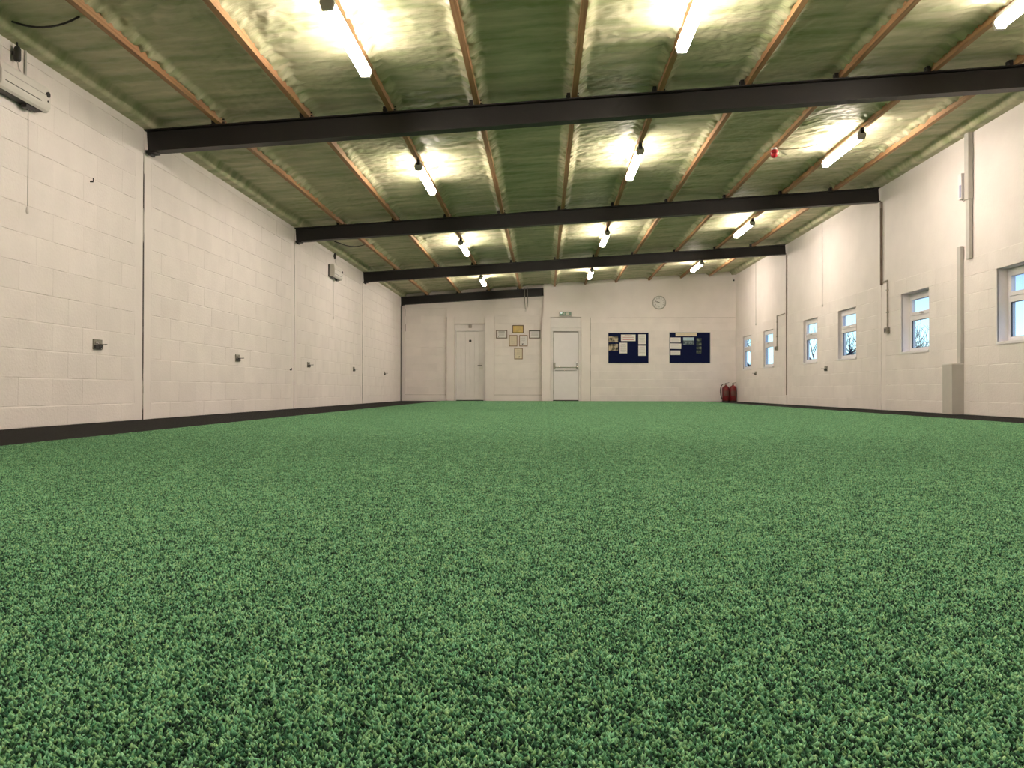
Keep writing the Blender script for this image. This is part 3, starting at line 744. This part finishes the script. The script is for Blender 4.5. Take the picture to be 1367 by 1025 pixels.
certificate(-0.866, 1.713, .240, .320, M_brown, M_cream, 'brown framed upright certificate without emblem, middle row left', 'plain')
certificate(-0.575, 1.713, .240, .320, M_brown, M_paper, 'brown framed upright certificate with dark emblem, middle row right', -.2)
certificate(-0.714, 1.347, .240, .320, M_brown, M_cream, 'brown framed cream certificate at the bottom of the group', .15)
certificate(-0.257, 1.896, .323, .234, M_frame_dk, M_paper, 'framed certificate with a dark top band, rightmost of the six', 'band')

# two cables down the far wall
for k, x_ in enumerate((-0.535, -0.460)):
    zb_ = 2.60 + .03 * k
    o = MB().tube([(x_, YB - .20, zroof(x_) + .03), (x_, YB - .20, 2.88), (x_ , YL_ - .012, 2.80), (x_ + .01 * (1 - 2 * k), YL_ - .012, zb_ + .05), (x_ + .02 * (1 - 2 * k), YL_ - .012, zb_)], .010, 6).build('cable', M_galv)
    tag(o, ['left one of two grey cables hanging over the far beam', 'right one of two grey cables hanging over the far beam'][k], 'cable', 'cables on the far wall')
o = MB().box(-.535, -.495, YL_ - .03, YL_ - .001, 2.54, 2.60, .005).build('junction_box', M_whitepl); tag(o, 'small white junction box below the two cables', 'box')

# notice boards
def board(x0, x1, z0, z1, label):
    t = empty('notice_board', ((x0 + x1) / 2, YP_, (z0 + z1) / 2), label, 'notice board', 'blue notice boards')
    a, b = (x1 - x0) / 2, (z1 - z0) / 2
    MB().box(-a, a, -.014, -.002, -b, b).build('felt_panel', M_navy, t)
    f_ = .014
    MB().box(-a - .012, a + .012, -.02, -.002, b, b + f_, .003).box(-a - .012, a + .012, -.02, -.002, -b - f_, -b, .003).box(-a - f_, -a, -.02, -.002, -b, b, .003).box(a, a + f_, -.02, -.002, -b, b, .003).build('frame', M_alu, t)
board(1.815, 2.938, 1.075, 1.92, 'navy blue notice board nearer the exit door, with photos and notices')
board(3.525, 4.652, 1.075, 1.925, 'navy blue notice board nearer the fire extinguishers, with cards and photos')
S = 0.0213 / 20.49
def pinned(bx, bz, x0, z0, x1, z1, m, name, label, cat, group, lines=0, ink=None, tilt=0.0):
    X0, X1 = bx + x0 * S, bx + x1 * S; Z1, Z0 = bz - z0 * S, bz - z1 * S
    cx, cz = (X0 + X1) / 2, (Z0 + Z1) / 2; a, b = (X1 - X0) / 2, (Z1 - Z0) / 2
    t = empty(name, (cx, YP_ - .0145, cz), label, cat, group); t.rotation_euler = (0, tilt, 0)
    # sheet with slightly lifted lower corner
    vs = [(-a, -.001, -b), (a, -.006, -b), (a, -.001, b), (-a, -.001, b), (-a, 0, -b), (a, -.005, -b), (a, 0, b), (-a, 0, b)]
    MB().add(vs, [(0, 1, 2, 3), (7, 6, 5, 4), (0, 4, 5, 1), (1, 5, 6, 2), (2, 6, 7, 3), (3, 7, 4, 0)]).build('sheet', m, t)
    if lines:
        pr = MB()
        for k in range(lines):
            zz = b * .75 - 2 * b * .8 * k / max(lines, 1); wv = a * (.75 if k % 3 else .5)
            pr.box(-wv, wv, -.0075, -.0065, zz - b * (.05 if ink is None else (.12 if k < 2 else .30)), zz)
        pr.build('print', ink or M_inklt, t)
    return t
bx, bz = 1.683, 2.028
g1 = 'papers pinned on the left notice board'
pinned(bx, bz, 135, 200, 390, 355, M_ph_warm, 'photograph', 'upper dark photograph at the left of the left board', 'photograph', g1)
pinned(bx, bz, 135, 405, 390, 580, M_ph_warm, 'photograph', 'lower dark photograph at the left of the left board', 'photograph', g1)
pinned(bx, bz, 470, 150, 860, 325, M_paper, 'notice', 'wide white and red notice at the top of the left board', 'notice', g1, 3, M_redink)
pinned(bx, bz, 430, 370, 635, 655, M_paper, 'notice', 'upright white sheet below the red notice', 'notice', g1, 7)
pinned(bx, bz, 935, 145, 1140, 408, M_paper, 'notice', 'white sheet at top right of the left board', 'notice', g1, 6)
pinned(bx, bz, 935, 448, 1140, 722, M_paper, 'notice', 'white sheet lower right on the left board', 'notice', g1, 6)
bx, bz = 3.372, 2.028
g2 = 'papers pinned on the right notice board'
pinned(bx, bz, 310, 100, 875, 195, M_cream, 'notice', 'long cream header strip over the top of the right board', 'notice', g2, 1)
pinned(bx, bz, 170, 230, 445, 365, M_paper, 'notice', 'uppermost white card on the right board', 'notice', g2, 3)
pinned(bx, bz, 165, 390, 460, 535, M_paper, 'notice', 'middle white card on the right board', 'notice', g2, 3, tilt=.02)
pinned(bx, bz, 175, 580, 435, 700, M_paper, 'notice', 'lowest white card on the right board', 'notice', g2, 3)
lp = pinned(bx, bz, 510, 225, 805, 425, photo_mat('blue_photo_print', (0.05, 0.08, 0.10), (0.22, 0.28, 0.30), 16), 'photograph', 'blue grey landscape photograph on the right board', 'photograph', g2)
MB().box(-.15, .15, -.0075, -.0065, .02, .10).build('sky_area', mat('photo_sky', (0.45, 0.60, 0.68), 0.5), lp)
for k, (za, zb_) in enumerate(((250, 330), (365, 445), (475, 550), (575, 655))):
    pinned(bx, bz, 870, za, 1000, zb_, M_ph_green, 'photograph', ['topmost', 'second', 'third', 'lowest'][k] + ' of four small photographs in a column', 'photograph', g2)

# corner sensor
t = empty('motion_sensor', (5.30, YU_ - .005, 3.395), 'tiny dark motion sensor under the ceiling in the far right corner', 'sensor')
MB().box(-.03, .03, -.06, 0, -.04, .04, .01).build('body', M_whitepl, t)
MB().box(-.022, .022, -.066, -.058, -.035, .005, .003).build('lens', M_dark, t)

# fire extinguishers
def extinguisher(x, y, label, rz, hose_side, H=0.44):
    t = empty('fire_extinguisher', (x, y, 0.0005), label, 'fire extinguisher', 'fire extinguishers in the corner', rz)
    r_ = .098
    MB().lathe([(0.0, 0.0), (r_ * .95, 0.0), (r_, .012), (r_, H - .09), (r_ * .94, H - .055), (r_ * .75, H - .025), (r_ * .42, H - .006), (.028, H), (.028, H + .02), (0, H + .02)], (0, 0, 0), 24).build('cylinder', M_red, t)
    MB().lathe([(r_ + .001, .0), (r_ + .002, .03), (r_ + .001, .032)], (0, 0, 0), 24).build('base_ring', M_dark, t)
    vs = []; fs = []
    for k in range(9):
        a = -math.pi / 2 + math.radians(-52 + 13 * k)
        for z_ in (.16, .30): vs.append(((r_ + .001) * math.cos(a), (r_ + .001) * math.sin(a), z_))
    for k in range(8): fs.append((2 * k, 2 * k + 2, 2 * k + 3, 2 * k + 1))
    MB().add(vs, fs, True).build('label', mat('label_print', (0.12, 0.05, 0.04), 0.5, var=0.4, scale=60), t)
    MB().cyl((0, 0, H + .015), (0, 0, H + .06), .016, n=10).cyl((0, -.01, H + .04), (0, -.045, H + .04), .012, n=8).build('valve', M_galv, t)
    MB().prism([(-.02, H + .055), (.095, H + .085), (.095, H + .093), (-.02, H + .068)], 'y', -.009, .009).prism([(-.02, H + .035), (.085, H + .048), (.085, H + .056), (-.02, H + .045)], 'y', -.009, .009).build('lever', M_dark, t)
    MB().cyl((-.0, -.045, H + .03), (-.0, -.052, H + .03), .016, n=12).build('gauge', M_chrome, t)
    if hose_side:
        pts = [(-.015, 0, H + .04), (-.07, 0, H + .045), (-.125, 0, H - .01), (-.150, 0, H - .12), (-.140, 0, H - .26), (-.105, 0, H - .36), (-.093, 0, H - .39)]
        pts = [Vector(p) for p in pts]; sm = []
        for i in range(len(pts) - 1):
            for q in (0, .5): 
                p_1 = pts[max(i - 1, 0)]; p0 = pts[i]; p1 = pts[i + 1]; p2 = pts[min(i + 2, len(pts) - 1)]
                sm.append(0.5 * ((2 * p0) + (-p_1 + p1) * q + (2 * p_1 - 5 * p0 + 4 * p1 - p2) * q * q + (-p_1 + 3 * p0 - 3 * p1 + p2) * q ** 3))
        sm.append(pts[-1]); MB().tube(sm, .011, 8).build('hose', M_dark, t)
extinguisher(5.055, YP_ - .16, 'red fire extinguisher with a black hose loop, left one of the pair', 0.05, True)
extinguisher(5.258, YP_ - .14, 'red fire extinguisher in the corner, right one of the pair', 0.1, False, 0.445)

# ================================================================ THINGS ON THE LEFT WALL
def wall_plate(y, z, side, label, w_=0.150, h_=0.094):
    s = 1 if side == 'L' else -1; x = XL if side == 'L' else XR
    t = empty('wall_plate', (x, y, z), label, 'wall plate', 'metal plates on the %s wall' % ('left' if side == 'L' else 'right'))
    X = lambda v: v * s
    MB().box(X(0.0), X(.012), -w_ / 2, w_ / 2, -h_ / 2, h_ / 2, .003).build('back_plate', M_galv, t)
    MB().box(X(.012), X(.026), -w_ / 2 + .008, -.004, -h_ / 2 + .006, -.006, .003).box(X(.012), X(.024), .006, w_ / 2 - .008, -h_ / 2 + .008, .0, .003).build('cover', M_dark, t)
    MB().box(X(.012), X(.085), -.006, .020, -.004, .002, .0).box(X(.080), X(.088), -.004, .018, -.004, .004).build('lever', M_dark, t)
    MB().box(X(.012), X(.03), -.055, -.030, .004, .026, .004).build('knob', M_chrome, t)
    MB().cyl((X(.012), .035, -.030), (X(.032), .035, -.030), .010, n=8).build('button', M_chrome, t)
for y, z, lb in ((7.428, .713, 'grey metal plate with lever on the left wall, nearest and largest'), (10.90, .724, 'grey metal plate with lever between the first and second left stanchions'),
                 (14.24, .738, 'grey metal plate with lever on the left wall, just past the second stanchion'), (17.67, .750, 'grey metal plate with lever on the left wall, just before the third stanchion'),
                 (21.11, .735, 'grey metal plate with lever on the left wall, nearest the far corner')): wall_plate(y, z, 'L', lb)
wall_plate(16.02, .723, 'R', 'grey metal plate on the right wall between two windows')
wall_plate(21.27, .745, 'R', 'grey metal plate on the right wall near the far corner')

def heater(y0, y1, z0, z1, label, cordlab, cord_y, cord_z, conduit):
    yc = (y0 + y1) / 2; L = y1 - y0; H = z1 - z0
    t = empty('wall_heater', (XL, yc, z0), label, 'heater', 'wall heaters')
    prof = [(0.022, 0.010), (.085, 0.0), (.105, .012), (.120, .040), (.120, H * .62), (.108, H - .02), (.090, H), (.022, H)]
    b = MB().prism(prof, 'y', -L / 2, L / 2); recalc(b.build('casing', M_whitepl, t))
    MB().box(0, .022, -L / 2 - .006, L / 2 - .02, .0, H - .012).build('back_plate', M_dark, t)
    g = MB()
    g.box(.028, .082, -L / 2 + .03, L / 2 - .03, -.002, .004); g.build('outlet_grille', M_dark, t)
    MB().box(.1185, .1215, -L / 2 + .04, L / 2 - .12, .058, .064).build('slot', M_dark, t)
    MB().box(.119, .1225, -L / 2 + .02, L / 2 - .04, H * .60, H * .62).build('seam', M_inklt, t)
    MB().cyl((.118, L / 2 - .035, H * .66), (.128, L / 2 - .035, H * .66), .022, n=14).build('control_knob', M_dark, t)
    MB().cyl((.118, L / 2 - .035, H * .40), (.123, L / 2 - .035, H * .40), .008, n=8).build('indicator', M_dark, t)
    MB().box(.03, .075, L * .10, L * .28, -.03, 0.0, .004).build('switch_block', M_dark, t)
    # pull cord with its end
    cx_ = .052 - 0.0
    c = MB().tube([(cx_, cord_y - yc, 0.0), (cx_ + .002, cord_y - yc, (cord_z - z0) * .5), (cx_, cord_y - yc, cord_z - z0 + .05)], .0035, 6).build('pull_cord', M_greypl, t)
    MB().lathe([(0.0, 0.0), (.010, .004), (.013, .020), (.010, .045), (.004, .060), (0, .062)], (cx_, cord_y - yc, cord_z - z0 - .01), 10).build('cord_end', M_whitepl, c)
    return t
h1 = heater(5.90, 6.50, 2.515, 2.72, 'white wall heater with pull cord at the upper left edge', '', 6.318, 1.68, True)
h2 = heater(15.56, 16.20, 2.45, 2.69, 'white wall heater with pull cord high on the left wall, past the second beam', '', 15.99 - .25, 1.665, False)
def connector(y, ztop, zbot, r_, label):
    t = empty('cable_connector', (XL + .04, y, zbot), label, 'connector', 'cable connectors above the heaters')
    MB().lathe([(0, 0), (r_ * .8, 0), (r_, .015), (r_, ztop - zbot - .03), (r_ * .7, ztop - zbot - .01), (0, ztop - zbot)], (0, 0, 0), 12).build('body', M_dark, t)
    MB().tube([(0, 0, ztop - zbot - .01), (-.01, 0, ztop - zbot + .09)], .006, 6).build('cable', M_dark, t)
    MB().tube([(0, 0, 0.005), (.0, .02, -.05), (0.02, .04, -.10)], .005, 6).build('lower_cable', M_greypl, t)
    MB().box(-.035, -.010, -.018, .018, (ztop - zbot) * .4, (ztop - zbot) * .6).build('clip', M_dark, t)
    return t
connector(6.20, 2.935, 2.815, .026, 'black cable connector above the nearest heater')
connector(15.90, 2.955, 2.83, .024, 'black cable connector above the far heater')
tag(MB().cyl((XL + .012, 6.345, 2.72), (XL + .012, 6.345, 2.955), .009, n=8).build('conduit', M_greypl), 'thin grey conduit running up from the nearest heater', 'conduit')
def sag(p0, p1, d, n=9): 
    p0, p1 = Vector(p0), Vector(p1); return [p0.lerp(p1, i / (n - 1)) - Vector((0, 0, d * 4 * (i / (n - 1)) * (1 - i / (n - 1)))) for i in range(n)]
tag(MB().tube([(-3.93, 5.98, 3.02)] + sag((-3.86, 5.99, 3.0), (-3.42, 5.98, 3.05), .045), .008, 6).build('cable', M_dark), 'dark cable drooping from foam above the nearest heater', 'cable', 'cables drooping from the foam')
tag(MB().tube([(-3.84, 15.1, 3.03)] + sag((-3.76, 15.15, 3.01), (-3.37, 15.55, 3.05), .05), .009, 6).build('cable', M_dark), 'dark cable drooping from foam above the far heater', 'cable', 'cables drooping from the foam')
# small screw hook, and a dark paint chip built in the same hook shape
for k, (y, z, lb) in enumerate(((13.20, .625, 'small dark screw hook low on left wall before the second stanchion'), (7.30, 2.17, 'tiny dark paint chip, built as a hook, high on left wall before first stanchion'))):
    t = empty('wall_hook_or_chip', (XL, y, z), lb, 'hook'); MB().cyl((0, 0, 0), (.03, 0, 0), .008, n=6).cyl((.03, 0, 0), (.03, 0, .03), .005, n=6).build('hook', M_dark, t)

# ================================================================ THINGS ON THE RIGHT WALL
def conduit_switch(y, ztop, zbot, label, cond_label, stub):
    t = empty('switch_box', (XR, y, zbot), label, 'switch', 'switch boxes with conduit')
    MB().box(-.05, 0, -.055, .055, -.045, .045, .005).build('box', M_galv, t)
    MB().box(-.058, -.05, -.02, .02, -.025, .025, .003).build('rocker', M_dark, t)
    c = MB().cyl((-.014, 0, .04), (-.014, 0, ztop - zbot), .011, n=10)
    c.cyl((-.014, 0, ztop - zbot), (-.014, stub, ztop - zbot), .011, n=10)
    c.build('conduit', M_galv, t)
    for q in (.35, .8): MB().box(-.03, 0, -.018, .018, (ztop - zbot) * q, (ztop - zbot) * q + .015).build('saddle', M_galv, t)
conduit_switch(13.17, 2.02, 1.245, 'grey switch box and conduit beside the deep set window', '', .18)
conduit_switch(19.31, 2.02, 1.275, 'grey switch box and conduit near the second window from the corner', '', -.62)
for y, z0_, z1_, lb in ((16.18, 1.94, 3.53, 'thin grey pull cord on the right wall between beams'), (21.19, 1.98, 3.53, 'thin grey pull cord near the far right corner')):
    t = empty('hanging_cord', (XR - .02, y, z1_), lb, 'cord', 'cords on the right wall')
    MB().cyl((0, 0, 0), (0, 0, z0_ - z1_), .006, n=6).build('cord', M_greypl, t)
    MB().lathe([(0, -.03), (.012, -.02), (.014, 0), (.006, .03), (0, .032)], (0, 0, z0_ - z1_), 10).build('cord_end', M_greypl, t)
# trunking
tag(MB().box(XR - .060, XR - .001, 10.60, 10.70, 2.71, 3.55, .003).box(XR - .045, XR - .001, 10.615, 10.70, 1.96, 2.71, .003).build('cable_trunking', M_greypl), 'pale vertical trunking from the ceiling down the right wall', 'trunking', 'trunking on the right wall')
tag(MB().box(XR - .045, XR - .001, 10.835, 10.93, 0.655, 2.155, .003).build('cable_trunking', M_greypl), 'pale vertical trunking above the boxed pier between the windows', 'trunking', 'trunking on the right wall')
t = empty('boxed_pier', (XR, 10.84, 0.0005), 'low grey white boxed pier on the floor beside the deep window', 'pier')
MB().box(-.150, -.001, 0, .26, 0.0, .640, .004).build('casing', M_greypl, t)
MB().box(-.156, -.001, -.004, .265, .640, .652, .003).build('cap', M_whitepl, t)
t = empty('emergency_light', (XR, 10.775, 2.90), 'small pale emergency light beside the tall trunking', 'light')
MB().box(-.075, -.001, -.03, .06, -.16, .17, .006).build('body', M_upvc, t)
MB().box(-.082, -.070, -.022, .012, -.14, .02, .003).build('lens', mat('blue_lens', (0.5, 0.5, 0.72), 0.2), t)
MB().tube(sag((-.04, .02, -.16), (-.03, -.065, -.15), .03), .004, 6).build('cable', M_galv, t)

# red alarm sounder on the eighth purlin
t = empty('alarm_sounder', (2.93, 10.68, zroof(2.93) - .002), 'red alarm sounder hanging from a purlin right of centre', 'alarm')
MB().cyl((0, 0, 0), (0, 0, -.025), .035, n=16).build('base', M_whitepl, t)
MB().lathe([(0, -.125), (.022, -.12), (.040, -.10), (.050, -.075), (.050, -.045), (.042, -.025), (0, -.025)], (0, 0, 0), 18).build('sounder_body', M_redp, t)
MB().lathe([(.051, -.070), (.053, -.066), (.051, -.062)], (0, 0, 0), 18).build('rim', M_red, t)
tag(MB().tube(sag((2.97, 10.66, zroof(2.97) - .02), (3.66, 10.45, zroof(3.66) + .045), .06, 12), .004, 6).build('alarm_cable', M_brown), 'thin brown cable sagging from red alarm towards the right lamp row', 'cable')

# ================================================================ OUTSIDE
og = MB().box(XR + .3, 60, -20, 60, -.4, -.25).build('outside_ground', M_concrete); tag(og, 'rough grass ground outside the windows', 'ground', kind='structure')
def tree(x, y, h, label, seed, depth=5, twig=0.008, stems=1, lean=0.0, cat='tree', name='bare_tree'):
    r = random.Random(seed); t = empty(name, (x, y, -.25), label, cat, 'bare trees and bushes outside')
    tr = MB(); br = MB()
    def grow(p, d, L, rad, lv):
        n = 4; pts = [p]; q = p.copy(); dd = d.copy()
        for i in range(n):
            dd = (dd + Vector((r.uniform(-.16, .16), r.uniform(-.16, .16), r.uniform(-.05, .12)))).normalized(); q = q + dd * L / n; pts.append(q.copy())
        (tr if lv == 0 else br).tube(pts, [rad * (1 - .4 * i / n) for i in range(n + 1)], 5 if lv < 2 else 3)
        if lv < depth:
            for k in range(3 if lv < 3 else 2):
                j = r.choice((2, 3, 4)); a = (dd + Vector((r.uniform(-1, 1), r.uniform(-1, 1), r.uniform(-.2, .6))) * .9).normalized()
                grow(pts[j], a, L * r.uniform(.55, .8), max(rad * .55, twig), lv + 1)
    for k in range(stems):
        d = Vector((r.uniform(-lean, lean), r.uniform(-lean, lean), 1)).normalized()
        grow(Vector((r.uniform(-.4, .4) * lean, r.uniform(-.4, .4) * lean, 0)), d, h * .35, h * (.022 if stems == 1 else .009), 0)
    tr.build('trunk' if stems == 1 else 'stems', M_bark, t); tag(br.build('branches', M_bark, t), kind='stuff')
tree(10.1, 22.6, 3.1, 'dense bare bush outside the deep set window', 1, 4, .006, 14, .9, 'bush', 'bare_bush')
tree(10.2, 26.6, 3.1, 'bare bush outside the window just beyond the switch box', 2, 4, .006, 10, .9, 'bush', 'bare_bush')
tree(11.0, 33.0, 5.0, 'bare tree outside the window just beyond the middle stanchion', 5, 5, .010)
tree(10.5, 40.5, 5.0, 'bare tree seen through the two windows nearest the corner', 9, 5, .012)
